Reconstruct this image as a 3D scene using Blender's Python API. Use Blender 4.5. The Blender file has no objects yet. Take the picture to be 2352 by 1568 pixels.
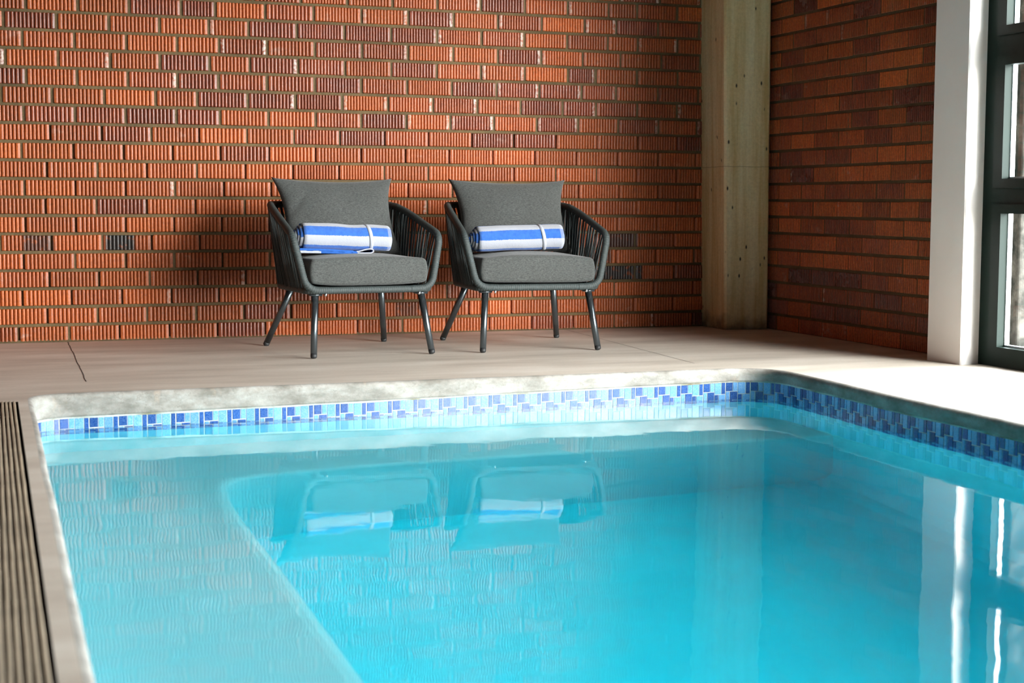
import bpy, bmesh, math, random
import numpy as np
from mathutils import Vector, Matrix, noise as mnoise

# ------------------------------------------------------------------ look
SKY_STRENGTH = 24
SUN_ENERGY = 10
SUN_ANGLE = 22
SUN_ELEV = 8.5
SUN_AZ = 22.5
EXPOSURE = 0.5
BRICK = [(0.42, 0.096, 0.018), (0.355, 0.078, 0.018), (0.225, 0.050, 0.021), (0.13, 0.036, 0.024)]
DECK = [(0.28, (0.41, 0.35, 0.29)), (0.5, (0.54, 0.47, 0.395)), (0.72, (0.65, 0.585, 0.51))]
FAB = [(0.021, 0.0235, 0.0225), (0.093, 0.096, 0.091)]
TOWEL = [(0.024, 0.088, 0.32), (0.036, 0.120, 0.40), (0.315, 0.325, 0.365)]
BASIN = (0.28, 0.82, 0.90)
WATER_TINT = (0.0, 0.955, 0.998)
WATER_DENSITY = 0.8
RIPPLE = 0.0017

C = bpy.context.scene.collection
S = bpy.context.scene
PI = math.pi
random.seed(7)
rng = np.random.default_rng(11)

# ------------------------------------------------------------------ camera
FPX, YAW, PITCH, ROLL = 3597.41, 0.340664832, 0.0883441, 0.00397028
cam_d = bpy.data.cameras.new('camera')
cam = bpy.data.objects.new('camera', cam_d)
C.objects.link(cam)
fwd = Vector((math.sin(YAW) * math.cos(PITCH), math.cos(YAW) * math.cos(PITCH), -math.sin(PITCH)))
rgt = Vector((math.cos(YAW), -math.sin(YAW), 0))
upv = rgt.cross(fwd)
r2 = rgt * math.cos(ROLL) + upv * math.sin(ROLL)
u2 = upv * math.cos(ROLL) - rgt * math.sin(ROLL)
M = Matrix((r2, u2, -fwd)).transposed().to_4x4()
M.translation = Vector((0, -7.68445, 0.66563))
cam.matrix_world = M
cam_d.sensor_width = 36.0
cam_d.lens = FPX / 2352 * 36
cam_d.clip_start = 0.05
cam_d.dof.use_dof = True
cam_d.dof.focus_distance = 7.2
cam_d.dof.aperture_fstop = 4.0
S.camera = cam

# ------------------------------------------------------------------ sky, sun, exposure
W = bpy.data.worlds.new('sky')
S.world = W
W.use_nodes = True
bg = W.node_tree.nodes['Background']
bg.inputs[0].default_value = (0.93, 0.97, 1.0, 1)
bg.inputs[1].default_value = SKY_STRENGTH
sun_d = bpy.data.lights.new('hazy_sun', 'SUN')
sun_d.energy = SUN_ENERGY
sun_d.angle = math.radians(SUN_ANGLE)
sun_d.color = (1.0, 0.95, 0.9)
sun = bpy.data.objects.new('hazy_sun', sun_d)
C.objects.link(sun)
SE = math.radians(SUN_ELEV)
sdir = Vector((-math.sin(math.radians(SUN_AZ)) * math.cos(SE), math.cos(math.radians(SUN_AZ)) * math.cos(SE), -math.sin(SE)))
sun.rotation_euler = sdir.to_track_quat('-Z', 'Y').to_euler()
sun.location = (9, -14, 5)
S.view_settings.view_transform = 'Standard'
S.view_settings.look = 'None'
S.view_settings.gamma = 1.0
S.view_settings.use_curve_mapping = False
S.view_settings.exposure = EXPOSURE
S.cycles.sample_clamp_indirect = 8.0
S.cycles.max_bounces = 14
S.cycles.transmission_bounces = 10
S.cycles.transparent_max_bounces = 12

# ------------------------------------------------------------------ helpers
def mesh_obj(name, verts, faces, mats, parent=None, smooth=False, midx=None, uvs=None, link=True):
    me = bpy.data.meshes.new(name)
    me.from_pydata([tuple(v) for v in verts], [], [tuple(f) for f in faces])
    for m in (mats if isinstance(mats, (list, tuple)) else [mats]):
        me.materials.append(m)
    if midx is not None:
        me.polygons.foreach_set('material_index', np.asarray(midx, dtype=np.int32))
    if smooth:
        me.polygons.foreach_set('use_smooth', np.ones(len(me.polygons), dtype=bool))
    if uvs is not None:
        uv = me.uv_layers.new(name='UVMap')
        li = np.empty(len(me.loops), dtype=np.int32)
        me.loops.foreach_get('vertex_index', li)
        uv.data.foreach_set('uv', np.asarray(uvs, dtype=np.float32)[li].ravel())
    me.validate()
    me.update()
    o = bpy.data.objects.new(name, me)
    C.objects.link(o)
    if parent:
        o.parent = parent
    return o

def thing(o, label, cat, group=None, kind=None):
    o['label'] = label
    o['category'] = cat
    if group:
        o['group'] = group
    if kind:
        o['kind'] = kind
    return o

def struct(o):
    o['kind'] = 'structure'
    return o

def empty(name, loc, rz=0):
    o = bpy.data.objects.new(name, None)
    o.empty_display_size = 0.1
    o.location = loc
    o.rotation_euler = (0, 0, rz)
    C.objects.link(o)
    return o

class MB:
    """collects vertices and faces for one mesh"""
    def __init__(s):
        s.v, s.f, s.m = [], [], []
    def add(s, verts, faces, mi=0):
        b = len(s.v)
        s.v += [tuple(v) for v in verts]
        s.f += [tuple(i + b for i in f) for f in faces]
        s.m += [mi] * len(faces)
    def box(s, x0, x1, y0, y1, z0, z1, mi=0):
        v = [(x, y, z) for z in (z0, z1) for y in (y0, y1) for x in (x0, x1)]
        f = [(0, 2, 3, 1), (4, 5, 7, 6), (0, 1, 5, 4), (2, 6, 7, 3), (0, 4, 6, 2), (1, 3, 7, 5)]
        s.add(v, f, mi)
    def obj(s, name, mats, parent=None, smooth=False):
        return mesh_obj(name, s.v, s.f, mats, parent, smooth, s.m)

def bevel(o, w, seg=2):
    bm = bmesh.new()
    bm.from_mesh(o.data)
    bmesh.ops.bevel(bm, geom=bm.edges[:], offset=w, segments=seg, profile=0.5, affect='EDGES')
    bm.to_mesh(o.data)
    bm.free()
    return o

def fillet(pts, radii, seg=8, closed=False):
    """polyline with rounded corners"""
    P = [Vector(p) for p in pts]
    n = len(P)
    out = []
    for i in range(n):
        if not closed and i in (0, n - 1):
            out.append(P[i]); continue
        a, b, c = P[i - 1], P[i], P[(i + 1) % n]
        r = radii[i]
        if r <= 0:
            out.append(b); continue
        p0 = b + (a - b).normalized() * r
        p1 = b + (c - b).normalized() * r
        for k in range(seg + 1):
            t = k / seg
            out.append(p0 * (1 - t) ** 2 + b * 2 * t * (1 - t) + p1 * t * t)
    return out

def resample(pts, step, closed=False):
    P = [Vector(p) for p in pts]
    if closed:
        P = P + [P[0]]
    L = [0.0]
    for a, b in zip(P, P[1:]):
        L.append(L[-1] + (b - a).length)
    n = max(2, int(round(L[-1] / step)))
    out, j = [], 0
    for i in range(n + (0 if closed else 1)):
        s = L[-1] * i / n
        while j < len(L) - 2 and L[j + 1] < s:
            j += 1
        t = (s - L[j]) / max(1e-9, L[j + 1] - L[j])
        out.append(P[j].lerp(P[j + 1], t))
    return out

def tube(mb, pts, rad, sides=10, closed=False, caps=True, mi=0, radfn=None):
    P = [Vector(p) for p in pts]
    n = len(P)
    T = []
    for i in range(n):
        a = P[i - 1] if (i > 0 or closed) else P[i]
        b = P[(i + 1) % n] if (i < n - 1 or closed) else P[i]
        T.append((b - a).normalized())
    up = Vector((0, 0, 1)) if abs(T[0].z) < 0.9 else Vector((1, 0, 0))
    N = (up - T[0] * up.dot(T[0])).normalized()
    verts = []
    for i in range(n):
        N = (N - T[i] * N.dot(T[i])).normalized()
        B = T[i].cross(N)
        r = radfn(i) if radfn else rad
        for k in range(sides):
            a = 2 * PI * k / sides
            verts.append(P[i] + (N * math.cos(a) + B * math.sin(a)) * r)
    faces = []
    for i in range(n if closed else n - 1):
        j = (i + 1) % n
        for k in range(sides):
            l = (k + 1) % sides
            faces.append((i * sides + k, i * sides + l, j * sides + l, j * sides + k))
    if caps and not closed:
        faces.append(tuple(reversed(range(sides))))
        faces.append(tuple((n - 1) * sides + k for k in range(sides)))
    mb.add(verts, faces, mi)

# ------------------------------------------------------------------ materials
def new_mat(name):
    m = bpy.data.materials.new(name)
    m.use_nodes = True
    nt = m.node_tree
    return m, nt, nt.nodes['Principled BSDF']

def N(nt, kind, **kw):
    n = nt.nodes.new(kind)
    for k, v in kw.items():
        if k == 'inp':
            for a, b in v.items():
                n.inputs[a].default_value = b
        else:
            setattr(n, k, v)
    return n

def ramp(nt, src, stops, interp='LINEAR'):
    r = nt.nodes.new('ShaderNodeValToRGB')
    r.color_ramp.interpolation = interp
    e = r.color_ramp.elements
    e[0].position, e[0].color = stops[0][0], tuple(stops[0][1]) + (1,)
    e[1].position, e[1].color = stops[-1][0], tuple(stops[-1][1]) + (1,)
    for p, c in stops[1:-1]:
        x = e.new(p)
        x.color = tuple(c) + (1,)
    nt.links.new(src, r.inputs[0])
    return r.outputs[0]

def coords(nt, scale=(1, 1, 1), rot=(0, 0, 0), kind='Object'):
    tc = nt.nodes.new('ShaderNodeTexCoord')
    mp = nt.nodes.new('ShaderNodeMapping')
    mp.inputs['Scale'].default_value = scale
    mp.inputs['Rotation'].default_value = rot
    nt.links.new(tc.outputs[kind], mp.inputs[0])
    return mp.outputs[0]

def noise(nt, vec, scale, detail=4, rough=0.55):
    n = nt.nodes.new('ShaderNodeTexNoise')
    n.inputs['Scale'].default_value = scale
    n.inputs['Detail'].default_value = detail
    n.inputs['Roughness'].default_value = rough
    nt.links.new(vec, n.inputs['Vector'])
    return n.outputs['Fac']

def mixc(nt, fac, a, b, blend='MIX'):
    m = nt.nodes.new('ShaderNodeMix')
    m.data_type = 'RGBA'
    m.blend_type = blend
    for s, i in ((fac, 0), (a, 6), (b, 7)):
        if isinstance(s, (int, float)):
            m.inputs[i].default_value = s
        elif isinstance(s, tuple):
            m.inputs[i].default_value = s + (1,) if len(s) == 3 else s
        else:
            nt.links.new(s, m.inputs[i])
    return m.outputs[2]

def math_(nt, op, a, b=0.0, clamp=False):
    m = nt.nodes.new('ShaderNodeMath')
    m.operation = op
    m.use_clamp = clamp
    for s, i in ((a, 0), (b, 1)):
        if isinstance(s, (int, float)):
            m.inputs[i].default_value = s
        else:
            nt.links.new(s, m.inputs[i])
    return m.outputs[0]

def bump(nt, bsdf, h, strength, dist):
    b = nt.nodes.new('ShaderNodeBump')
    b.inputs['Strength'].default_value = strength
    b.inputs['Distance'].default_value = dist
    nt.links.new(h, b.inputs['Height'])
    nt.links.new(b.outputs[0], bsdf.inputs['Normal'])

def plain(name, col, rough=0.5, metal=0.0, var=0.0, vscale=8, bmp=0.0, bscale=60, spec=0.5):
    m, nt, b = new_mat(name)
    b.inputs['Roughness'].default_value = rough
    b.inputs['Metallic'].default_value = metal
    b.inputs['Specular IOR Level'].default_value = spec
    v = coords(nt)
    f = noise(nt, v, vscale)
    lo = tuple(c * (1 - var) for c in col)
    hi = tuple(min(1, c * (1 + var)) for c in col)
    nt.links.new(ramp(nt, f, [(0.3, lo), (0.7, hi)]), b.inputs['Base Color'])
    if bmp:
        bump(nt, b, noise(nt, v, bscale), bmp, 0.002)
    return m

def brick_material():
    m, nt, b = new_mat('ribbed_brick')
    at = N(nt, 'ShaderNodeAttribute', attribute_name='tint')
    sp = nt.nodes.new('ShaderNodeSeparateColor')
    nt.links.new(at.outputs['Color'], sp.inputs[0])
    v = coords(nt)
    tone = math_(nt, 'ADD', sp.outputs[0], math_(nt, 'MULTIPLY', math_(nt, 'SUBTRACT', noise(nt, v, 9, 3), 0.5), 0.5), True)
    col = ramp(nt, tone, [(0.0, BRICK[0]), (0.35, BRICK[1]), (0.7, BRICK[2]), (1.0, BRICK[3])])
    fine = noise(nt, v, 90, 4, 0.65)
    col = mixc(nt, 1.0, col, ramp(nt, fine, [(0.28, (0.55, 0.52, 0.5)), (0.72, (1.15, 1.13, 1.1))]), 'MULTIPLY')
    val = math_(nt, 'ADD', math_(nt, 'MULTIPLY', sp.outputs[1], 0.85), 0.57)
    hsv = nt.nodes.new('ShaderNodeHueSaturation')
    nt.links.new(val, hsv.inputs['Value'])
    nt.links.new(col, hsv.inputs['Color'])
    col = hsv.outputs[0]
    # pale lime scuffs
    vs = coords(nt, (1, 1, 1.6))
    sc = ramp(nt, noise(nt, vs, 5.5, 6, 0.7), [(0.62, (0, 0, 0)), (0.76, (0.35, 0.35, 0.35))])
    col = mixc(nt, sc, col, (0.62, 0.50, 0.42))
    ed = math_(nt, 'MULTIPLY', at.outputs['Alpha'], ramp(nt, noise(nt, v, 55, 4), [(0.42, (0, 0, 0)), (0.56, (1, 1, 1))]))
    col = mixc(nt, ed, col, (0.52, 0.42, 0.36))
    # kiln burn
    bn = math_(nt, 'MULTIPLY', sp.outputs[2], ramp(nt, noise(nt, v, 30, 4), [(0.32, (0, 0, 0)), (0.45, (1, 1, 1))]))
    col = mixc(nt, bn, col, (0.028, 0.022, 0.02))
    nt.links.new(col, b.inputs['Base Color'])
    ro = ramp(nt, tone, [(0.0, (0.46,) * 3), (1.0, (0.27,) * 3)])
    nt.links.new(ro, b.inputs['Roughness'])
    bump(nt, b, fine, 0.5, 0.0025)
    return m

def concrete(name, stops, scale=(1, 1, 1), nscale=3.0, rough=0.6, bmp=0.2, speck=0.25):
    m, nt, b = new_mat(name)
    v = coords(nt, scale)
    v1 = coords(nt)
    f = noise(nt, v, nscale, 8, 0.6)
    col = ramp(nt, f, stops)
    f2 = noise(nt, v1, 70, 5, 0.7)
    col = mixc(nt, speck, col, ramp(nt, f2, [(0.3, (0.55, 0.52, 0.5)), (0.7, (1.25, 1.25, 1.25))]), 'MULTIPLY')
    nt.links.new(col, b.inputs['Base Color'])
    b.inputs['Roughness'].default_value = rough
    bump(nt, b, f2, bmp, 0.003)
    return m, nt, b, col

def fabric(name, dark, light):
    m, nt, b = new_mat(name)
    v = coords(nt, (26, 26, 120))
    f = noise(nt, v, 4.0, 3, 0.6)
    v2 = coords(nt, (1, 1, 1))
    col = ramp(nt, f, [(0.33, dark), (0.68, light)])
    col = mixc(nt, 0.35, col, ramp(nt, noise(nt, v2, 420, 2), [(0.35, dark), (0.65, light)]))
    nt.links.new(col, b.inputs['Base Color'])
    b.inputs['Roughness'].default_value = 0.9
    b.inputs['Specular IOR Level'].default_value = 0.2
    b.inputs['Sheen Weight'].default_value = 0.15
    bump(nt, b, math_(nt, 'ADD', noise(nt, v2, 500, 2), math_(nt, 'MULTIPLY', noise(nt, v2, 9, 3), 3.0)), 0.35, 0.003)
    return m

def towel_material():
    m, nt, b = new_mat('striped_terry')
    uv = nt.nodes.new('ShaderNodeUVMap')
    sx = nt.nodes.new('ShaderNodeSeparateXYZ')
    nt.links.new(uv.outputs[0], sx.inputs[0])
    v = coords(nt)
    wob = math_(nt, 'MULTIPLY', math_(nt, 'SUBTRACT', noise(nt, v, 260, 2), 0.5), 0.006)
    u = math_(nt, 'ADD', sx.outputs[0], wob)
    fr = math_(nt, 'FRACT', math_(nt, 'DIVIDE', u, 0.086))
    st = math_(nt, 'GREATER_THAN', fr, 0.5)
    blue = ramp(nt, noise(nt, v, 60, 4), [(0.3, TOWEL[0]), (0.7, TOWEL[1])])
    col = mixc(nt, st, TOWEL[2], blue)
    hem = math_(nt, 'GREATER_THAN', sx.outputs[1], 0.958)
    col = mixc(nt, math_(nt, 'MULTIPLY', hem, 0.42), col, TOWEL[2])
    nt.links.new(col, b.inputs['Base Color'])
    b.inputs['Roughness'].default_value = 0.95
    b.inputs['Specular IOR Level'].default_value = 0.1
    b.inputs['Sheen Weight'].default_value = 0.25
    bump(nt, b, math_(nt, 'ADD', noise(nt, v, 330, 2), math_(nt, 'MULTIPLY', noise(nt, v, 22, 3), 2.0)), 0.4, 0.004)
    return m

def tile_material(name, lo, hi):
    m, nt, b = new_mat(name)
    g = nt.nodes.new('ShaderNodeNewGeometry')
    v = coords(nt)
    f = noise(nt, v, 240, 3, 0.7)
    col = ramp(nt, f, [(0.40, lo), (0.72, hi)])
    hsv = nt.nodes.new('ShaderNodeHueSaturation')
    nt.links.new(math_(nt, 'ADD', math_(nt, 'MULTIPLY', g.outputs['Random Per Island'], 0.3), 0.85), hsv.inputs['Value'])
    nt.links.new(col, hsv.inputs['Color'])
    nt.links.new(hsv.outputs[0], b.inputs['Base Color'])
    b.inputs['Roughness'].default_value = 0.18
    bump(nt, b, f, 0.15, 0.001)
    return m

def water_material():
    m = bpy.data.materials.new('pool_water')
    m.use_nodes = True
    nt = m.node_tree
    nt.nodes.remove(nt.nodes['Principled BSDF'])
    out = nt.nodes['Material Output']
    g = N(nt, 'ShaderNodeBsdfGlass')
    g.inputs['Roughness'].default_value = 0.028
    g.inputs['IOR'].default_value = 1.333
    g.inputs['Color'].default_value = (1, 1, 1, 1)
    v = coords(nt, (1.0, 0.8, 1))
    h = math_(nt, 'ADD', math_(nt, 'MULTIPLY', noise(nt, v, 2.6, 2, 0.4), 1.0), math_(nt, 'MULTIPLY', noise(nt, v, 11, 2, 0.5), 0.16))
    b = nt.nodes.new('ShaderNodeBump')
    b.inputs['Strength'].default_value = 1.0
    b.inputs['Distance'].default_value = RIPPLE
    nt.links.new(h, b.inputs['Height'])
    nt.links.new(b.outputs[0], g.inputs['Normal'])
    nt.links.new(g.outputs[0], out.inputs['Surface'])
    a = N(nt, 'ShaderNodeVolumeAbsorption')
    a.inputs['Color'].default_value = WATER_TINT + (1,)
    a.inputs['Density'].default_value = WATER_DENSITY
    nt.links.new(a.outputs[0], out.inputs['Volume'])
    return m

def pane_material():
    m = bpy.data.materials.new('window_glass')
    m.use_nodes = True
    nt = m.node_tree
    nt.nodes.remove(nt.nodes['Principled BSDF'])
    out = nt.nodes['Material Output']
    t = N(nt, 'ShaderNodeBsdfTransparent')
    t.inputs[0].default_value = (0.94, 0.97, 0.96, 1)
    g = N(nt, 'ShaderNodeBsdfGlossy')
    g.inputs['Roughness'].default_value = 0.02
    fr = N(nt, 'ShaderNodeFresnel')
    fr.inputs['IOR'].default_value = 1.5
    mx = N(nt, 'ShaderNodeMixShader')
    nt.links.new(fr.outputs[0], mx.inputs[0])
    nt.links.new(t.outputs[0], mx.inputs[1])
    nt.links.new(g.outputs[0], mx.inputs[2])
    nt.links.new(mx.outputs[0], out.inputs['Surface'])
    return m

M_brick = brick_material()
M_mortar, _, _, _ = concrete('mortar', [(0.3, (0.075, 0.051, 0.022)), (0.7, (0.14, 0.097, 0.045))], nscale=6, rough=0.95, bmp=0.9, speck=0.6)
M_deck, nt_, b_, c_ = concrete('deck_concrete', DECK, scale=(0.55, 2.6, 1), nscale=2.2, rough=0.5, bmp=0.06, speck=0.15)
M_coping, nt_, b_, c_ = concrete('coping_cement', [(0.34, (0.155, 0.140, 0.118)), (0.50, (0.265, 0.247, 0.220)), (0.66, (0.38, 0.362, 0.33))], scale=(1, 1, 2.2), nscale=7, rough=0.75, bmp=0.4, speck=0.3)
vr = coords(nt_, (3.2, 3.2, 1.1))
rust = ramp(nt_, noise(nt_, vr, 6, 5, 0.65), [(0.60, (0, 0, 0)), (0.76, (0.35,) * 3)])
vk = N(nt_, 'ShaderNodeTexVoronoi', feature='DISTANCE_TO_EDGE', inp={'Scale': 3.4})
wv_ = N(nt_, 'ShaderNodeVectorMath', operation='ADD')
nz_ = N(nt_, 'ShaderNodeTexNoise', inp={'Scale': 9.0, 'Detail': 5.0})
nt_.links.new(coords(nt_), nz_.inputs['Vector'])
nt_.links.new(coords(nt_, (1, 1, 2.5)), wv_.inputs[0])
nt_.links.new(nz_.outputs['Color'], wv_.inputs[1])
nt_.links.new(wv_.outputs[0], vk.inputs['Vector'])
crack = ramp(nt_, vk.outputs['Distance'], [(0.0, (0.55,) * 3), (0.012, (0, 0, 0))])
cc_ = mixc(nt_, rust, c_, (0.50, 0.33, 0.20))
nt_.links.new(mixc(nt_, crack, cc_, (0.12, 0.105, 0.085)), b_.inputs['Base Color'])
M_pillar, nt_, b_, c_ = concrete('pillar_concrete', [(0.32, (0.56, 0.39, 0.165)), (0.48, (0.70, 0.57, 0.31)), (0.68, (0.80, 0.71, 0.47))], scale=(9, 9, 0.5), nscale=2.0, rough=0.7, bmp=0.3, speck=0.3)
vo = N(nt_, 'ShaderNodeTexVoronoi', inp={'Scale': 11.0})
nt_.links.new(coords(nt_, (1.6, 1.6, 0.7)), vo.inputs['Vector'])
hole = ramp(nt_, vo.outputs['Distance'], [(0.05, (1, 1, 1)), (0.11, (0, 0, 0))])
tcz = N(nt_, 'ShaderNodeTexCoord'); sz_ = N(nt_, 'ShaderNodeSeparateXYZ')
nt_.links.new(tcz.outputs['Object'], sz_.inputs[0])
zz_ = math_(nt_, 'ADD', sz_.outputs[2], math_(nt_, 'MULTIPLY', noise(nt_, coords(nt_), 14), 0.012))
seam = math_(nt_, 'LESS_THAN', math_(nt_, 'ABSOLUTE', math_(nt_, 'SUBTRACT', zz_, 0.865)), 0.003)
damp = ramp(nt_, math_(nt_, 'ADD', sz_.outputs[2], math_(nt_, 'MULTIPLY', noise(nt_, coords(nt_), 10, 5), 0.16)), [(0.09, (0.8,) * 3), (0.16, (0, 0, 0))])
pc_ = mixc(nt_, hole, c_, (0.03, 0.026, 0.02))
pc_ = mixc(nt_, math_(nt_, 'MULTIPLY', seam, 0.4), pc_, (0.22, 0.16, 0.08))
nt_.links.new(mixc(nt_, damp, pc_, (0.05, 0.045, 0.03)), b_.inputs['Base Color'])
M_plaster = plain('white_plaster', (0.88, 0.83, 0.79), 0.55, var=0.03, vscale=3, bmp=0.08, bscale=120)
M_grey_plaster = plain('grey_plaster', (0.04, 0.033, 0.028), 0.8, var=0.12, vscale=2, bmp=0.2)
M_ceiling = plain('ceiling_boards', (0.04, 0.036, 0.032), 0.8, var=0.1, vscale=2)
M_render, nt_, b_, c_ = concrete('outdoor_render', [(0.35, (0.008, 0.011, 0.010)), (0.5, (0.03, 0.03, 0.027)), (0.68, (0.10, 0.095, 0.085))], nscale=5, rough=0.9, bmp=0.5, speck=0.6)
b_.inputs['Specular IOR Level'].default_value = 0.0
M_ground = plain('outdoor_paving', (0.55, 0.53, 0.50), 0.8, var=0.12, vscale=1.2)
M_frame = plain('green_grey_aluminium', (0.006, 0.014, 0.011), 0.5, var=0.1, vscale=5, spec=0.12)
M_bead = plain('pale_aluminium_bead', (0.62, 0.66, 0.70), 0.4, var=0.05)
M_pane = pane_material()
M_basin = plain('pool_plaster', BASIN, 0.7, var=0.05, vscale=2.0, bmp=0.1, bscale=25)
M_bench = plain('pale_pool_plaster', (0.74, 0.77, 0.80), 0.7, var=0.04, vscale=2.0, bmp=0.1, bscale=25)
M_grout = plain('tile_grout', (0.56, 0.58, 0.57), 0.8, var=0.08, vscale=20)
M_tile_l = tile_material('pale_blue_tile', (0.075, 0.255, 0.53), (0.28, 0.44, 0.64))
M_tile_d = tile_material('deep_blue_tile', (0.004, 0.045, 0.22), (0.075, 0.15, 0.34))
M_seal, nt_, b_, c_ = concrete('old_sealant', [(0.35, (0.17, 0.15, 0.08)), (0.5, (0.42, 0.44, 0.40)), (0.7, (0.55, 0.62, 0.60))], scale=(1, 1, 4), nscale=6, rough=0.8, bmp=0.4, speck=0.4)
M_water = water_material()
M_slat = plain('grate_slat', (0.32, 0.25, 0.175), 0.6, var=0.25, vscale=5, bmp=0.3)
M_dark = plain('channel_dark', (0.03, 0.018, 0.01), 0.9, var=0.2)
M_metal = plain('charcoal_powder_coat', (0.10, 0.115, 0.125), 0.24, metal=0.85, var=0.05)
M_rubber = plain('black_rubber', (0.012, 0.013, 0.014), 0.6)
M_rope = plain('charcoal_rope', (0.029, 0.038, 0.037), 0.62, var=0.18, vscale=120, bmp=0.5, bscale=900)
M_panel = plain('dark_webbing', (0.008, 0.010, 0.010), 0.9)
M_chrome = plain('bolt_steel', (0.75, 0.75, 0.76), 0.25, metal=1.0)
M_fabric = fabric('heather_grey_fabric', FAB[0], FAB[1])
M_towel = towel_material()
M_tblue = plain('blue_terry', TOWEL[0], 0.95, var=0.15, vscale=60, bmp=0.5, bscale=330, spec=0.1)
M_twhite = plain('white_piping', TOWEL[2], 0.9, bmp=0.4, bscale=300, spec=0.1)
M_elastic = plain('white_elastic', (0.34, 0.35, 0.39), 0.7, var=0.03, bmp=0.3, bscale=700)

# joints of the back wall, course by course (metres along the wall)
JOINTS = {
 0: [0.266,0.496,0.729,0.964,1.196,1.431,1.665,1.899,2.133,2.367,2.601,2.836,3.07,3.304,3.538,3.767],
 1: [0.397,0.628,0.859,1.092,1.328,1.561,1.793,2.025,2.257,2.489,2.721,2.953,3.185,3.417,3.649],
 2: [0.287,0.51,0.743,0.977,1.205,1.437,1.67,1.903,2.136,2.37,2.603,2.836,3.069,3.302,3.535,3.768],
 3: [0.41,0.638,0.874,1.104,1.337,1.569,1.8,2.032,2.264,2.495,2.727,2.959,3.19,3.422,3.654],
 4: [0.297,0.528,0.763,0.993,1.225,1.456,1.688,1.92,2.152,2.384,2.616,2.848,3.08,3.312,3.543,3.772],
 5: [0.194,0.423,0.656,0.886,1.116,1.347,1.577,1.808,2.038,2.269,2.499,2.729,2.96,3.19,3.421,3.651],
 6: [0.308,0.536,0.766,0.995,1.223,1.456,1.689,1.921,2.154,2.386,2.619,2.852,3.084,3.317,3.549,3.773],
 7: [0.4,0.632,0.865,1.098,1.335,1.568,1.8,2.033,2.265,2.498,2.73,2.963,3.195,3.428,3.661],
 8: [0.308,0.537,0.768,1.0,1.236,1.468,1.701,1.933,2.166,2.398,2.631,2.863,3.096,3.326,3.553,3.779],
 9: [0.41,0.64,0.869,1.106,1.341,1.577,1.808,2.04,2.271,2.502,2.734,2.964,3.195,3.426,3.661],
 10: [0.298,0.531,0.764,0.992,1.222,1.459,1.69,1.921,2.152,2.383,2.618,2.848,3.081,3.316,3.551,3.773],
 11: [0.428,0.663,0.893,1.119,1.35,1.582,1.812,2.043,2.273,2.504,2.733,2.966,3.197,3.431,3.663],
 12: [0.312,0.542,0.775,1.012,1.22,1.457,1.69,1.923,2.155,2.388,2.623,2.857,3.089,3.318,3.551,3.776],
 13: [0.212,0.441,0.677,0.915,1.113,1.355,1.591,1.826,2.061,2.296,2.532,2.768,3.001,3.19,3.426,3.658],
 14: [0.326,0.554,0.788,1.019,1.215,1.451,1.688,1.924,2.16,2.396,2.636,2.871,3.106,3.304,3.545,3.783],
 15: [0.235,0.471,0.707,0.939,1.174,1.368,1.604,1.841,2.078,2.315,2.552,2.79,3.029,3.186,3.423,3.66],
 16: [0.312,0.546,0.783,1.02,1.22,1.453,1.69,1.928,2.165,2.403,2.643,2.881,3.112,3.327,3.563,3.792],
 17: [0.231,0.467,0.704,0.939,1.172,1.363,1.6,1.839,2.078,2.317,2.555,2.787,3.024,3.254,3.425,3.657],
 18: [0.331,0.564,0.8,1.042,1.204,1.445,1.685,1.926,2.166,2.406,2.642,2.883,3.121,3.301,3.541,3.783],
 19: [2.551,2.789,3.026,3.256,3.419,3.654],
 20: [3.552,3.792],
}

# ------------------------------------------------------------------ pool outline (clockwise from above: left side, far side, right side, near side)
def pool_loop():
    L = lambda y: 0.234 + (y + 2.25) * 0.0191
    R = lambda y: 3.078 + (y + 2.6) * 0.045
    c = [(L(-9.0), -9.0, 0), (L(-2.085) - 0.004, -2.085, 0), (3.108, -2.036, 0), (R(-9.0), -9.0, 0)]
    p = fillet(c, [0.2, 0.13, 0.21, 0.2], 10, True)
    q = resample(p, 0.02, True)
    out = []
    for v in q:
        w = 0.006 * math.sin(v.y * 5.1 + 1.0) if (v.x > 2.6 and v.y < -2.5) else 0.0
        w += 0.003 * (mnoise.noise((v.x * 2.2, v.y * 2.2, 0.3)))
        out.append(Vector((v.x + w, v.y + 0.003 * mnoise.noise((v.x * 2.5, v.y * 2.5, 5.1)), 0)))
    return out
POOL = pool_loop()
NP_ = len(POOL)
PN = []
for i in range(NP_):
    t = (POOL[(i + 1) % NP_] - POOL[i - 1]).normalized()
    PN.append(Vector((-t.y, t.x, 0)))          # outward of a clockwise loop
PS = [0.0]
for i in range(NP_):
    PS.append(PS[-1] + (POOL[(i + 1) % NP_] - POOL[i]).length)

def off(d, z=0.0):
    return [(p.x + n.x * d, p.y + n.y * d, z) for p, n in zip(POOL, PN)]

def zb(p):                                      # underside of the coping, which thins towards the right
    return -0.0885 + 0.0125 * min(max(p[0], 0.0), 3.1)

WATER_Z = -0.125
FLOOR_Z = -1.40
BENCH_Z = -0.60

def strip(mb, rows, closed=True, mi=0):
    n = len(rows[0])
    v = [p for r in rows for p in r]
    f = []
    for a in range(len(rows) - 1):
        for i in range(n if closed else n - 1):
            j = (i + 1) % n
            f.append((a * n + i, a * n + j, (a + 1) * n + j, (a + 1) * n + i))
    mb.add(v, f, mi)

from mathutils.geometry import tessellate_polygon
def fill(loops):
    vs = [Vector(p) for l in loops for p in l]
    tr = tessellate_polygon([[Vector(p) for p in l] for l in loops])
    out = []
    for t in tr:
        a, b, c = (vs[i] for i in t)
        out.append(tuple(t) if (b - a).cross(c - a).z > 0 else tuple(reversed(t)))
    return vs, out

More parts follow.
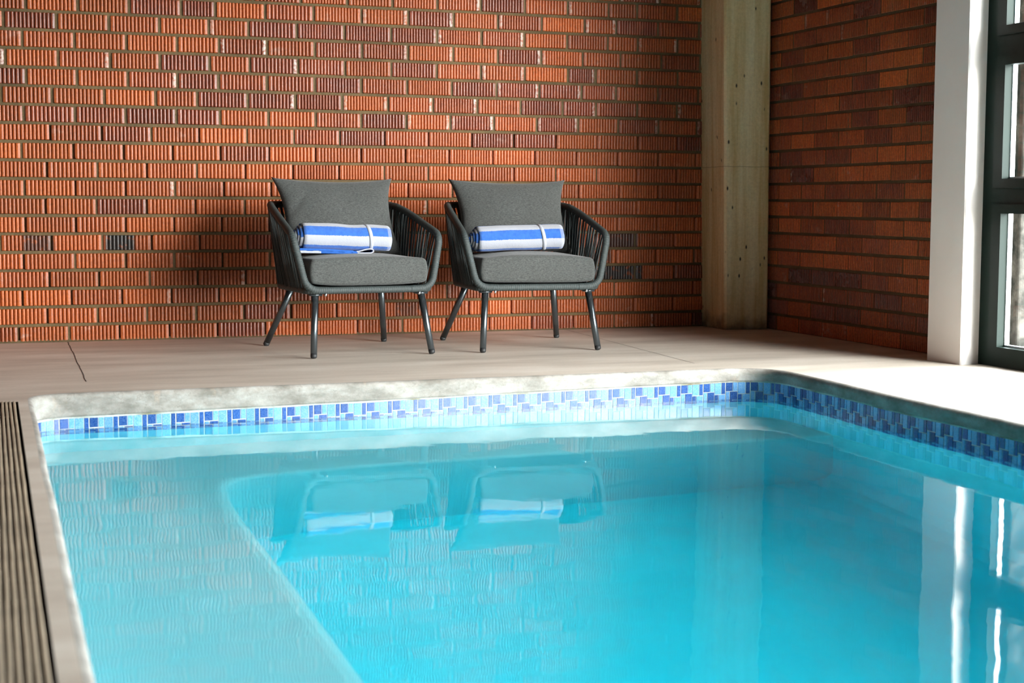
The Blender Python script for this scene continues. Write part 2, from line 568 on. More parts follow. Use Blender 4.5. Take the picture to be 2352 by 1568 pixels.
# deck with the pool and the drain channel cut out
GX0, GX1, GY0, GY1 = -0.145, 0.180, -8.7, -2.262
def gx(x, y):
    return x + (y + 2.26) * 0.0195
gate = [(gx(GX0, GY0), GY0, 0), (gx(GX0, GY1), GY1, 0), (gx(GX1, GY1), GY1, 0), (gx(GX1, GY0), GY0, 0)]
rect = [(-2.7, -14.1, 0), (-2.7, 0.12, 0), (4.2, 0.12, 0), (4.2, -14.1, 0)]
dv, df = fill([rect, off(0.019), gate])
deck = struct(mesh_obj('floor', dv, df, M_deck))
mb = MB()
strip(mb, [gate, [(x, y, -0.05) for x, y, z in gate]])
mb.add([(x, y, -0.05) for x, y, z in gate], [(3, 2, 1, 0)])
struct(mb.obj('drain_channel', M_dark, deck))
mb = MB()                                       # saw-cut control joints
def cut(a, b, w):
    a, b = Vector(a), Vector(b)
    pts = []
    n = 24
    t = (b - a).normalized(); s = Vector((-t.y, t.x, 0))
    for i in range(n + 1):
        p = a.lerp(b, i / n) + s * (0.003 * mnoise.noise((i * 0.7, a.x, 0)))
        pts.append((p - s * w, p + s * w))
    v = [q for pr in pts for q in pr]
    mb.add([(q.x, q.y, 0.0006) for q in v], [(2 * i, 2 * i + 1, 2 * i + 3, 2 * i + 2) for i in range(n)])
cut((0.486, -0.02, 0), (0.440, -1.73, 0), 0.0019)
cut((3.018, -0.02, 0), (2.895, -1.80, 0), 0.0013)
struct(mb.obj('saw_cut', M_dark, deck))

# coping: rounded nosing and pale cement face
rows = []
for d, z in ((0.020, 0.0), (0.012, -0.0010), (0.006, -0.0042), (0.0018, -0.0110), (0.0, -0.021)):
    rows.append(off(d, z))
for k, fr in enumerate((0.35, 0.6, 0.85, 0.97)):
    rows.append([(p.x + n.x * (0.002 + 0.001 * mnoise.noise((p.x * 9, p.y * 9, k))), p.y + n.y * 0.002, -0.021 + (zb(p) + 0.021) * fr) for p, n in zip(POOL, PN)])
rows.append([(p.x + n.x * 0.006, p.y + n.y * 0.006, zb(p)) for p, n in zip(POOL, PN)])
rows.append([(p.x + n.x * 0.02, p.y + n.y * 0.02, zb(p)) for p, n in zip(POOL, PN)])
mb = MB(); strip(mb, rows)
struct(mb.obj('pool_coping', M_coping, smooth=True))
# sealant line under the coping
mb = MB()
strip(mb, [[(p.x + n.x * 0.0045, p.y + n.y * 0.0045, zb(p) + 0.003) for p, n in zip(POOL, PN)],
           [(p.x + n.x * (0.0045 + 0.002 * mnoise.noise((p.x * 14, p.y * 14, 2))), p.y + n.y * 0.0045, zb(p) - 0.005 - 0.003 * mnoise.noise((p.x * 6, p.y * 6, 7))) for p, n in zip(POOL, PN)]])
struct(mb.obj('pool_sealant', M_seal))

# basin shell
BW = 0.010
mb = MB()
strip(mb, [[(p.x + n.x * BW, p.y + n.y * BW, zb(p) + 0.01) for p, n in zip(POOL, PN)], off(BW, FLOOR_Z + 0.1), off(BW - 0.03, FLOOR_Z + 0.03), off(BW - 0.1, FLOOR_Z)])
fv, ff = fill([off(BW - 0.1, FLOOR_Z)])
mb.add(fv, ff)
struct(mb.obj('pool_basin', M_basin, smooth=False))

# underwater bench along the left and far sides
inner = [(0.705 + (y + 3.6) * 0.003, y, 0) for y in (-8.98, -7.0, -5.5, -4.3, -3.6, -3.25)] + [(0.716, -3.02, 0), (0.742, -2.81, 0), (0.79, -2.72, 0), (0.87, -2.668, 0), (1.07, -2.622, 0), (1.33, -2.588, 0), (1.77, -2.572, 0), (2.35, -2.566, 0), (2.8, -2.545, 0), (3.14, -2.535, 0)]
inner = resample(inner, 0.05)
outer = [p for p in off(BW - 0.002) ]
# outer boundary: the pool wall from near-left round the far side to where the bench meets the right wall
i0 = min(range(NP_), key=lambda i: (Vector(outer[i]) - Vector(inner[0]) + Vector((0.55, 0, 0))).length)
i1 = min(range(NP_), key=lambda i: (Vector(outer[i]) - Vector(inner[-1])).length)
seq = []
i = i0
while True:
    seq.append(outer[i])
    if i == i1:
        break
    i = (i + 1) % NP_
poly = seq + [tuple(p) for p in reversed(inner)]
bt = [(x, y, BENCH_Z) for x, y, z in poly]
bvv, bff = fill([bt])
mb = MB(); mb.add(bvv, bff)
ri = []
for i, p in enumerate(inner):
    a, c = inner[max(0, i - 1)], inner[min(len(inner) - 1, i + 1)]
    t = (c - a).normalized()
    nn = Vector((t.y, -t.x, 0))                  # towards the deep water
    ri.append((p, nn))
strip(mb, [[(p.x + n.x * d, p.y + n.y * d, z) for p, n in ri] for d, z in ((0, BENCH_Z), (0.018, BENCH_Z - 0.004), (0.032, BENCH_Z - 0.014), (0.04, BENCH_Z - 0.032), (0.045, FLOOR_Z))], closed=False)
bench = struct(mb.obj('pool_bench', M_bench))

# mosaic band at the waterline, every piece a little slab on white grout
mb = MB()
strip(mb, [[(p.x + n.x * 0.0085, p.y + n.y * 0.0085, zb(p) + 0.004) for p, n in zip(POOL, PN)], [(p.x + n.x * 0.0085, p.y + n.y * 0.0085, zb(p) - 0.155) for p, n in zip(POOL, PN)]], mi=0)
def at_s(s):
    s = s % PS[-1]
    lo, hi = 0, NP_
    while hi - lo > 1:
        m = (lo + hi) // 2
        if PS[m] <= s: lo = m
        else: hi = m
    t = (s - PS[lo]) / (PS[lo + 1] - PS[lo])
    a, b = POOL[lo], POOL[(lo + 1) % NP_]
    n = PN[lo].lerp(PN[(lo + 1) % NP_], t)
    return a.lerp(b, t), n
UNIT = [(0.00, 0.27, 0.0, 0.036, 2), (0.30, 0.47, 0.0, 0.036, 1), (0.50, 0.78, 0.0, 0.047, 1), (0.815, 0.955, 0.0, 0.047, 2),
        (0.00, 0.14, 0.039, 0.073, 1), (0.18, 0.47, 0.039, 0.073, 2), (0.50, 0.645, 0.050, 0.073, 2), (0.68, 0.955, 0.050, 0.073, 1)]
sfar = min(range(NP_), key=lambda i: abs(POOL[i].x - 2.12) + abs(POOL[i].y + 2.05) * 3)
S0 = PS[sfar] % 0.1
nper = int(PS[-1] / 0.1)
for k in range(nper):
    for (a, b, z0, z1, mi) in UNIT:
        for dz in (0.0, 0.076):
            if dz + z0 > 0.15:
                continue
            pa, na = at_s(S0 + (k + a) * 0.1)
            pb, nb = at_s(S0 + (k + b) * 0.1)
            v = []
            for d in (0.0065, 0.0088):
                for (p, n) in ((pa, na), (pb, nb)):
                    for z in (z0, z1):
                        v.append((p.x + n.x * d, p.y + n.y * d, zb(p) - 0.003 - dz - z))
            mb.add(v, [(0, 1, 3, 2), (0, 4, 5, 1), (2, 3, 7, 6), (0, 2, 6, 4), (1, 5, 7, 3)], mi)
struct(mb.obj('pool_tile_band', [M_grout, M_tile_l, M_tile_d]))

# water
top = off(0.0125, WATER_Z)
wv, wf = fill([top])
mb = MB(); mb.add(wv, wf)
strip(mb, [top, off(0.0125, FLOOR_Z - 0.05)])
bv, bf = fill([off(0.0125, FLOOR_Z - 0.05)])
mb.add(bv, [tuple(reversed(f)) for f in bf])
wo = mb.obj('pool_water', M_water)
bm = bmesh.new(); bm.from_mesh(wo.data)
bmesh.ops.remove_doubles(bm, verts=bm.verts[:], dist=1e-5)
bmesh.ops.recalc_face_normals(bm, faces=bm.faces[:])
bm.to_mesh(wo.data); bm.free()
thing(wo, 'clear turquoise water filling the pool, mirroring the two armchairs', 'water', kind='stuff')

# drain grate beside the pool
gr = empty('drain_grate', (0.08, -5.5, 0))
thing(gr, 'long ribbed beige drain grate let into the deck along the pool edge', 'drain')
mb = MB()
nsl = 25
pit = (GX1 - GX0 - 0.016) / nsl
for k in range(nsl):
    x0 = GX0 + 0.011 + k * pit
    n = 60
    vv = []
    ph = random.random() * 9
    for i in range(n + 1):
        y = GY0 + 0.01 + (GY1 - GY0 - 0.014) * i / n
        w = 0.0012 * mnoise.noise((y * 5, ph, 0))
        for (dx, z) in ((0, -0.02), (0, 0.0012), (0.0016, 0.0030), (0.0062, 0.0030), (0.0078, 0.0012), (0.0078, -0.02)):
            vv.append((gx(x0 + dx + w, y) - 0.08, y + 5.5, z))
    f = [(i * 6 + j, i * 6 + j + 1, i * 6 + j + 7, i * 6 + j + 6) for i in range(n) for j in range(5)]
    f += [(0, 1, 2, 3, 4, 5), tuple(n * 6 + j for j in (5, 4, 3, 2, 1, 0))]
    mb.add(vv, [tuple(reversed(q)) for q in f])
mb.obj('slat_panel', M_slat, gr)
for y in (GY0 + 0.3, -7.2, -6.0, -4.8, -3.6, GY1 - 0.3):
    mb = MB()
    mb.add([(gx(x, y + dy) - 0.08, y + dy + 5.5, z) for z in (-0.045, -0.012) for dy in (0, 0.02) for x in (GX0 + 0.004, GX1 - 0.004)],
           [(0, 2, 3, 1), (4, 5, 7, 6), (0, 1, 5, 4), (2, 6, 7, 3), (0, 4, 6, 2), (1, 3, 7, 5)])
    mb.obj('cross_bar', M_dark, gr)

# ------------------------------------------------------------------ brickwork
COURSE, ZOFF = 0.086, -0.0056
XR = 4.088
def brick_wall(name, bricks, mapf, parent=None):
    """bricks: (u0, u1, z0, z1, ribs, tone, val, burnfn); mapf(u, depth, z) -> xyz arrays; depth grows into the wall"""
    V, F, T = [], [], []
    base = 0
    for (u0, u1, z0, z1, ribs, tone, val, burn, scuffp) in bricks:
        jd = rng.uniform(-0.0015, 0.0025); tilt = rng.uniform(-0.0012, 0.0012)
        if ribs:
            w = (u1 - u0 - 0.010) / ribs
            pu, pd = [u0, u0 + 0.0012], [0.026, 0.0022]
            for r in range(ribs):
                a = u0 + 0.005 + r * w
                b = a + w
                if r == 0: a = u0 + 0.002
                if r == ribs - 1: b = u1 - 0.002
                ww = b - a
                g = rng.uniform(0.0010, 0.0018) + (0.0008 if u0 < 1.6 else 0)
                gl = g if r else 0.0
                gr_ = g if r < ribs - 1 else 0.0
                pu += [a + gl, a + gl + 0.0020, a + ww * 0.5, b - gr_ - 0.0020, b - gr_]
                pd += [0.0030, 0.0007, 0.0, 0.0007, 0.0030]
                if r < ribs - 1:
                    pu += [b]; pd += [0.0180]
            pu += [u1 - 0.0012, u1]; pd += [0.0022, 0.026]
        else:
            pu, pd = [u0, u0 + 0.003, u1 - 0.003, u1], [0.026, 0, 0, 0.026]
        pu, pd = np.array(pu), np.array(pd)
        zl, zd = np.array([z0, z0 + 0.0014, z0 + 0.004, z1 - 0.004, z1 - 0.0014, z1]), np.array([0.026, 0.0006, 0, 0, 0.0006, 0.026])
        nu = len(pu)
        U = np.tile(pu, (6, 1)); D = np.maximum(np.tile(pd, (6, 1)), zd[:, None]) + jd
        Z = np.tile(zl[:, None], (1, nu)) + (U - (u0 + u1) / 2) * tilt / 0.1
        if ribs:                                  # worn corners
            for sgn, cols in ((0, (0, 1, 2)), (1, (nu - 1, nu - 2, nu - 3))):
                for zz, d in ((1, 1), (4, -1)):
                    c = abs(rng.normal(0, 0.004)) if rng.random() < 0.55 else 0.0
                    for q, cc in enumerate(cols):
                        Z[zz, cc] += d * c * (1 - q / 3)
                        Z[zz - 1 if d > 0 else zz + 1, cc] += d * c * (1 - q / 3)
                        Z[zz + 1 if d > 0 else zz - 1, cc] += d * c * (1 - q / 3)
        X, Y, ZZ = mapf(U.ravel(), D.ravel(), Z.ravel())
        V.append(np.stack([X, Y, ZZ], 1))
        idx = base + np.arange(6 * nu).reshape(6, nu)
        F.append(np.stack([idx[:-1, :-1], idx[:-1, 1:], idx[1:, 1:], idx[1:, :-1]], -1).reshape(-1, 4))
        bu = burn(U.ravel(), Z.ravel()) if burn else np.zeros(6 * nu)
        sc = np.zeros((6, nu))
        if ribs and rng.random() < scuffp:
            if rng.random() < 0.7: sc[:, -6:] = rng.uniform(0.25, 0.7)
            if rng.random() < 0.4: sc[:, :6] = rng.uniform(0.2, 0.6)
        T.append(np.stack([np.full(6 * nu, tone), np.full(6 * nu, val), bu, sc.ravel()], 1))
        base += 6 * nu
    V = np.concatenate(V); F = np.concatenate(F); T = np.concatenate(T)
    me = bpy.data.meshes.new(name)
    me.vertices.add(len(V)); me.vertices.foreach_set('co', V.astype(np.float32).ravel())
    me.loops.add(F.size); me.loops.foreach_set('vertex_index', F.astype(np.int32).ravel())
    me.polygons.add(len(F)); me.polygons.foreach_set('loop_start', np.arange(0, F.size, 4, dtype=np.int32))
    try:
        me.polygons.foreach_set('loop_total', np.full(len(F), 4, dtype=np.int32))
    except Exception:
        pass
    me.polygons.foreach_set('use_smooth', np.ones(len(F), dtype=bool))
    me.update(calc_edges=True)
    a = me.attributes.new('tint', 'FLOAT_COLOR', 'POINT')
    a.data.foreach_set('color', T.astype(np.float32).ravel())
    me.materials.append(M_brick)
    o = bpy.data.objects.new(name, me)
    C.objects.link(o)
    if parent: o.parent = parent
    return o

BURNS = {  # course: [(x0, x1, strength)] kiln-burnt stretches
    5: [(0.30, 0.43, 0.75), (0.675, 0.80, 1.0), (3.27, 3.43, 0.8)],
    4: [(3.10, 3.28, 0.75)], 3: [(3.20, 3.46, 1.0)], 1: [(2.1, 2.25, 0.6)]}
def burn_fn(row):
    sp = BURNS.get(row)
    if not sp: return None
    def f(u, z):
        o = np.zeros(len(u))
        for a, b, s in sp:
            o = np.maximum(o, s * np.clip(np.minimum(u - a, b - u) / 0.012 + 1, 0, 1))
        return o
    return f

bricks = []
beds = MB()
for r in range(40):
    z0 = r * COURSE + ZOFF + 0.0072; z1 = z0 + 0.0732
    beds.box(-2.7, 3.87, 0.0105, 0.03, z0 - 0.0145, z0 + 0.0005)
    js = list(JOINTS.get(r, []))
    if not js:
        js = [0.30 + (0.116 if r % 2 else 0)]
    while js[-1] < 3.60: js.append(js[-1] + 0.2325)
    if js[-1] < 3.80: js.append(3.86)
    while js[0] > -2.6: js.insert(0, js[0] - 0.2325)
    for a in js:
        if r >= 12 or rng.random() < 0.25:
            beds.box(a - 0.008, a + 0.008, 0.010, 0.03, z0 - 0.002, z1 + 0.002)
    for a, b in zip(js, js[1:]):
        w = b - a
        vis = a > -0.9 and r < 25
        gp = (0.0055 if r >= 12 else 0.0038) + abs(rng.normal(0, 0.0012))
        purple = 0.5 if 11 <= r <= 18 else 0.08
        if r >= 19: purple = 0.3
        t = rng.random()
        mid = (a + b) / 2
        tone = (rng.uniform(0.5, 0.8) if t < purple else rng.uniform(0.05, 0.45)) if r >= 11 else (rng.uniform(0.5, 0.75) if t < purple else rng.uniform(0.0, 0.35))
        bricks.append((a + gp, b - gp, z0 + rng.uniform(-0.001, 0.001), z1 + rng.uniform(-0.001, 0.001), max(3, int(round(w / rng.uniform(0.0185, 0.0205) if mid < 1.6 else w / rng.uniform(0.0158, 0.0182)))) if vis else 0, tone, rng.uniform(0.25, 0.75), burn_fn(r), (0.5 if mid > 1.9 else 0.1) if r >= 12 else 0.03))
mb = MB()
mb.add(beds.v, beds.f)
mb.box(-2.7, 4.2, 0.0240, 0.12, -0.05, 3.35)
# a rough mortar fillet where the wall meets the deck
n = 200
vv = []
for i in range(n + 1):
    x = -2.7 + 6.8 * i / n
    w = 0.006 + 0.006 * abs(mnoise.noise((x * 7, 0, 0)))
    vv += [(x, 0.008, 0.012 + 0.006 * mnoise.noise((x * 9, 3, 0))), (x, 0.004 - w, 0.003), (x, -0.002 - w, -0.002)]
mb.add(vv, [(i * 3 + j, i * 3 + j + 1, i * 3 + j + 4, i * 3 + j + 3) for i in range(n) for j in range(2)])
wall_back = struct(mb.obj('wall_back', M_mortar))
struct(brick_wall('brick_face', bricks, lambda u, d, z: (u, d, z), wall_back))

bricks = []
for r in range(40):
    z0 = r * COURSE + ZOFF + 0.0075; z1 = z0 + 0.072
    y = -0.459 - 0.2325 * 7 if r % 2 else -0.34 - 0.2325 * 8
    js = [y + 0.2325 * k for k in range(11)]
    js = [max(-1.975, min(0.0, j)) for j in js]
    for a, b in zip(js, js[1:]):
        if b - a < 0.03: continue
        t = rng.random()
        tone = rng.uniform(0.6, 1.0) if t < 0.2 else rng.uniform(0.1, 0.55)
        bricks.append((a + 0.004, b - 0.004, z0 - 0.001, z1 + 0.001, max(2, int(round((b - a) / 0.0165))) if r < 25 else 0, tone, rng.uniform(0.5, 1.15), None, 0.05))
mb = MB()
mb.box(XR + 0.0060, XR + 0.12, -2.0, 0.1, -0.05, 3.35)
wall_right = struct(mb.obj('wall_right', M_mortar))
struct(brick_wall('brick_face', bricks, lambda u, d, z: (XR + d, u, z), wall_right))

# concrete corner pillar
px = lambda z: -0.018 * z
v = []
for z in (-0.02, 0.9, 1.8, 3.35):
    d = px(z)
    v += [(3.826 + d, 0.05, z), (3.822 + d, -0.262, z), (3.832 + d, -0.275, z), (4.052 + d * 0.4, -0.302, z), (4.062 + d * 0.4, -0.294, z), (4.12, 0.05, z)]
f = []
for a in range(3):
    for i in range(6):
        j = (i + 1) % 6
        f.append((a * 6 + i, a * 6 + j, a * 6 + 6 + j, a * 6 + 6 + i))
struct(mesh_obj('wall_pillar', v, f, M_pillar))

# white plastered pier beside the window
v = []
ring = [(3.921, -1.965), (3.929, -2.186), (3.934, -2.192), (3.941, -2.192), (4.045, -2.168), (4.10, -2.168), (4.10, -1.965)]
for z in (-0.02, 3.35):
    v += [(x, y, z) for x, y in ring]
n = len(ring)
struct(mesh_obj('wall_pier', v, [(i, (i + 1) % n, n + (i + 1) % n, n + i) for i in range(n)], M_plaster))

# ------------------------------------------------------------------ windows along the right side
mb = MB()
WIN_TOP = 2.38
NWIN = 8
WEND = -2.168 - 1.17 * NWIN
mb.box(4.03, 4.25, WEND, -2.17, WIN_TOP, 3.35)
mb.box(4.03, 4.25, -14.1, WEND, -0.05, 3.35)
struct(mb.obj('wall_lintel', M_plaster))
def window(idx, ya, yb):
    """ya nearer the back wall"""
    X0, X1 = 4.030, 4.096
    z0 = -0.01
    trans = [(0.632, 0.768), (1.232, 1.385)]
    mb = MB()
    def fr(a, b, c, d, x0=X0, x1=X1, mi=0):
        mb.box(x0, x1, min(a, b), max(a, b), c, d, mi)
    st = 0.080
    fr(ya, ya - st, z0, WIN_TOP)
    fr(yb, yb + st, z0, WIN_TOP)
    fr(ya - st, yb + st, z0, 0.045)
    fr(ya - st, yb + st, WIN_TOP - 0.05, WIN_TOP)
    for a, b in trans:
        fr(ya - st, yb + st, a + 0.035, b - 0.035)
    zs = [0.045] + [q for a, b in trans for q in (a + 0.035, b - 0.035)] + [WIN_TOP - 0.05]
    for k in range(0, len(zs), 2):              # the sash inside every light
        a, b = zs[k], zs[k + 1]
        w = 0.060
        for (p, q, c, d) in ((ya - st, ya - st - w, a, b), (yb + st, yb + st + w, a, b), (ya - st - w, yb + st + w, a, a + 0.038), (ya - st - w, yb + st + w, b - 0.038, b)):
            fr(p, q, c, d, X0 - 0.012, X0 + 0.032)
        for (p, q, c, d) in ((ya - st - w, ya - st - w - 0.005, a + 0.038, b - 0.038), (yb + st + w, yb + st + w + 0.005, a + 0.038, b - 0.038)):
            fr(p, q, c, d, X0 + 0.024, X0 + 0.046, 1)
        fr(ya - st - w, yb + st + w, a + 0.038, a + 0.046, X0 + 0.024, X0 + 0.046, 1)
    w_ = struct(mb.obj('window_%d' % idx, [M_frame, M_bead]))
    for k in range(0, len(zs), 2):
        a, b = zs[k], zs[k + 1]
        m2 = MB()
        m2.add([(4.056, ya - 0.138, a + 0.04), (4.056, yb + 0.138, a + 0.04), (4.056, yb + 0.138, b - 0.04), (4.056, ya - 0.138, b - 0.04)], [(0, 1, 2, 3)])
        struct(m2.obj('pane', M_pane, w_))
    return w_
ys = [-2.168 - 1.17 * k for k in range(NWIN + 1)]
for k in range(NWIN):
    window(k + 1, ys[k], ys[k + 1])

# ------------------------------------------------------------------ rest of the room and outdoors
mb = MB(); mb.box(-2.82, -2.7, -14.2, 0.12, -0.05, 3.35); struct(mb.obj('wall_left', M_grey_plaster))
mb = MB(); mb.box(-2.82, 4.25, -14.22, -14.1, -0.05, 3.35); struct(mb.obj('wall_front', M_grey_plaster))
mb = MB(); mb.box(-2.82, 4.25, -14.22, 0.12, 3.35, 3.45); struct(mb.obj('ceiling', M_ceiling))
mb = MB(); mb.add([(4.21, -40, -0.06), (45, -40, -0.06), (45, 30, -0.06), (4.21, 30, -0.06)], [(0, 1, 2, 3)])
struct(mb.obj('outdoor_ground', M_ground))
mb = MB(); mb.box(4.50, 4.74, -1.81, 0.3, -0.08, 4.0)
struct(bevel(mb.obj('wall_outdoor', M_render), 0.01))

# sky portals: help the renderer find the daylight in the openings (they emit nothing)
pl = bpy.data.lights.new('window_portal', 'AREA')
pl.shape = 'RECTANGLE'; pl.size = 1.17 * NWIN; pl.size_y = 2.45
pl.cycles.is_portal = True
po = bpy.data.objects.new('window_portal', pl)
po.location = (4.30, (-2.168 + WEND) / 2, 1.2)
po.rotation_euler = Vector((-1, 0, 0)).to_track_quat('-Z', 'Y').to_euler()
C.objects.link(po)

# ------------------------------------------------------------------ armchairs
RT = 0.0157
def wrapped(mb, pts, rad, closed=False):
    """rope-wound tube: a sawtooth ridge every 9.5 mm"""
    q = resample(pts, 0.0032, closed)
    tube(mb, q, rad, 12, closed, True, 0, lambda i: rad + (0.0009, 0.0005, -0.0009)[i % 3] + 0.0004 * mnoise.noise((i * 0.21, 3.3, 0)))

frame_pts = fillet([(-0.283, -0.290, 0.287), (0.283, -0.290, 0.287), (0.258, 0.255, 0.287), (-0.258, 0.255, 0.287)], [0.05, 0.05, 0.09, 0.09], 8, True)
half = [(0.19, -0.290, 0.287), (0.287, -0.290, 0.290), (0.338, -0.262, 0.520), (0.314, 0.10, 0.626), (0.298, 0.215, 0.650), (0.268, 0.298, 0.654)]
rail_ctrl = half + [(-x, y, z) for x, y, z in reversed(half)]
rr = [0, 0.055, 0.05, 0.10, 0.06, 0.07]
rail_pts = fillet(rail_ctrl, rr + rr[::-1], 8)

def chair(loc, rz, label):
    root = empty('lounge_chair', loc, rz)
    thing(root, label, 'armchair', 'rope armchairs against the brick wall')
    mb = MB(); wrapped(mb, frame_pts, RT * 0.97, True); mb.obj('seat_frame', M_rope, root, True)
    mb = MB(); wrapped(mb, rail_pts, RT); mb.obj('arm_rail', M_rope, root, True)
    # cords strung between the rail and the seat frame, an inner and an outer run
    mb = MB()
    top = resample(rail_pts, 0.004); top = [p for p in top if p.z > 0.50]
    bot = resample(frame_pts, 0.004, True)
    k0 = min(range(len(bot)), key=lambda i: (bot[i] - Vector((0.279, -0.25, 0.287))).length)
    bot = bot[k0:] + bot[:k0]
    k1 = min(range(len(bot)), key=lambda i: (bot[i] - Vector((-0.279, -0.25, 0.287))).length)
    bot = bot[:k1 + 1]
    if bot[len(bot) // 2].y < 0:
        bot = (list(reversed(resample(frame_pts, 0.004, True))))
        k0 = min(range(len(bot)), key=lambda i: (bot[i] - Vector((0.279, -0.25, 0.287))).length)
        bot = bot[k0:] + bot[:k0]
        k1 = min(range(len(bot)), key=lambda i: (bot[i] - Vector((-0.279, -0.25, 0.287))).length)
        bot = bot[:k1 + 1]
    ns = 58
    rr_ = random.Random(4)
    for layer, d in ((0, 0.013), (1, -0.013)):
        for i in range(ns):
            t = (i + 0.35 + 0.45 * layer) / ns + rr_.uniform(-0.0035, 0.0035)
            t = min(max(t, 0.006), 0.994)
            a = top[int(t * (len(top) - 1))]
            b = bot[int(t * (len(bot) - 1))]
            o = Vector((a.x, a.y + 0.02, 0)).normalized() * d
            a2 = a + o; b2 = b + o
            s = Vector((-o.y, o.x, 0)).normalized() * 0.0031
            for q in (-1, 1):
                tube(mb, [a2 + s * q, a2.lerp(b2, 0.5) + s * q * 1.2 + o * rr_.uniform(-0.15, 0.15), b2 + s * q], 0.0029, 5, caps=False)
    mb.obj('rope_weave', M_rope, root, True)
    # dark woven seat base
    ins = [(p.x * 0.97, p.y * 0.97, 0) for p in resample(frame_pts, 0.03, True)]
    if sum(ins[i - 1][0] * ins[i][1] - ins[i][0] * ins[i - 1][1] for i in range(len(ins))) > 0: ins = ins[::-1]
    fv, ff = fill([[(x, y, 0.291) for x, y, z in ins]])
    mb = MB(); mb.add(fv, ff); mb.add([(v.x, v.y, 0.274) for v in fv], [tuple(reversed(f)) for f in ff])
    strip(mb, [[(x, y, 0.291) for x, y, z in ins], [(x, y, 0.274) for x, y, z in ins]])
    mb.obj('seat_panel', M_panel, root)
    # splayed legs with rubber feet
    for (xt, yt, xf, yf) in ((-0.243, -0.268, -0.272, -0.335), (0.243, -0.268, 0.272, -0.335), (-0.215, 0.165, -0.292, 0.335), (0.215, 0.165, 0.292, 0.335)):
        a, b = Vector((xt, yt, 0.276)), Vector((xf, yf, 0.0005))
        d = (b - a).normalized()
        c = a.lerp(b, 0.93)
        mb = MB(); tube(mb, [a, a.lerp(c, 0.5), c], 0.013, 16, radfn=lambda i: (0.0160, 0.0152, 0.0142)[i])
        mb.box(xt - 0.026, xt + 0.026, yt - 0.02, yt + 0.02, 0.264, 0.272)
        leg = mb.obj('leg', M_metal, root, True)
        mb = MB()
        e = b
        prof = [(0.0, 0.0144), (0.6, 0.0142), (0.8, 0.0128), (0.93, 0.0090), (1.0, 0.0035)]
        tube(mb, [c.lerp(e, t) for t, r in prof], 0.012, 14, radfn=lambda i: prof[i][1])
        mb.obj('foot_cap', M_rubber, leg, True)
    for x in (-0.205, 0.225):
        mb = MB()
        tube(mb, [(x, -0.300, 0.276), (x, -0.300, 0.266), (x, -0.300, 0.262)], 0.005, 8, radfn=lambda i: (0.0055, 0.0055, 0.003)[i])
        mb.obj('bolt', M_chrome, root, True)
    return root

def rounded_box(hx, hy, hz, r, n, deform):
    verts, faces, key = [], [], {}
    def vid(p):
        k = tuple(round(c, 5) for c in p)
        if k not in key:
            key[k] = len(verts); verts.append(p)
        return key[k]
    for ax in range(3):
        for s in (-1, 1):
            for i in range(n):
                for j in range(n):
                    q = []
                    for (a, b) in ((i, j), (i + 1, j), (i + 1, j + 1), (i, j + 1)):
                        c = [0, 0, 0]
                        c[ax] = s; c[(ax + 1) % 3] = -1 + 2 * a / n; c[(ax + 2) % 3] = -1 + 2 * b / n
                        q.append(vid(tuple(c)))
                    faces.append(tuple(q) if s > 0 else tuple(reversed(q)))
    out = []
    for p in verts:
        # spread samples towards the edges so that the rounding is smooth
        e = [math.copysign(abs(c) ** 0.45, c) for c in p]
        w = Vector((e[0] * hx, e[1] * hy, e[2] * hz))
        inner = Vector((max(-hx + r, min(hx - r, w.x)), max(-hy + r, min(hy - r, w.y)), max(-hz + r, min(hz - r, w.z))))
        d = w - inner
        if d.length > 1e-9:
            w = inner + d.normalized() * r
        out.append(deform(w))
    return out, faces

def seat_cushion(root, label, sd):
    hx, hy, hz = 0.262, 0.268, 0.057
    def df(w):
        x, y, z = w.x / hx, w.y / hy, w.z / hz
        k = max(0, 1 - x * x) * max(0, 1 - y * y)
        if z > 0: w.z += 0.024 * z * (0.45 * max(0, 1 - x * x) ** 0.8 + 0.55 * k)
        w.y -= 0.014 * max(0, -y) * max(0, 1 - z * z) * (0.4 + 0.6 * max(0, 1 - x * x))
        if z < 0: w.z += 0.010 * (abs(x) ** 4) * (-z)
        w.x += 0.010 * x * max(0, 1 - z * z)
        w += Vector((0, 0, 0.004 * mnoise.noise((w.x * 6, w.y * 6, sd))))
        return w
    v, f = rounded_box(hx, hy, hz, 0.0135, 36, df)
    o = mesh_obj('seat_cushion', v, f, M_fabric, None, True)
    o.matrix_world = root.matrix_world @ Matrix.Translation((0, -0.020, 0.3055 + 0.057))
    return thing(o, label, 'cushion', 'seat cushions on the rope armchairs')

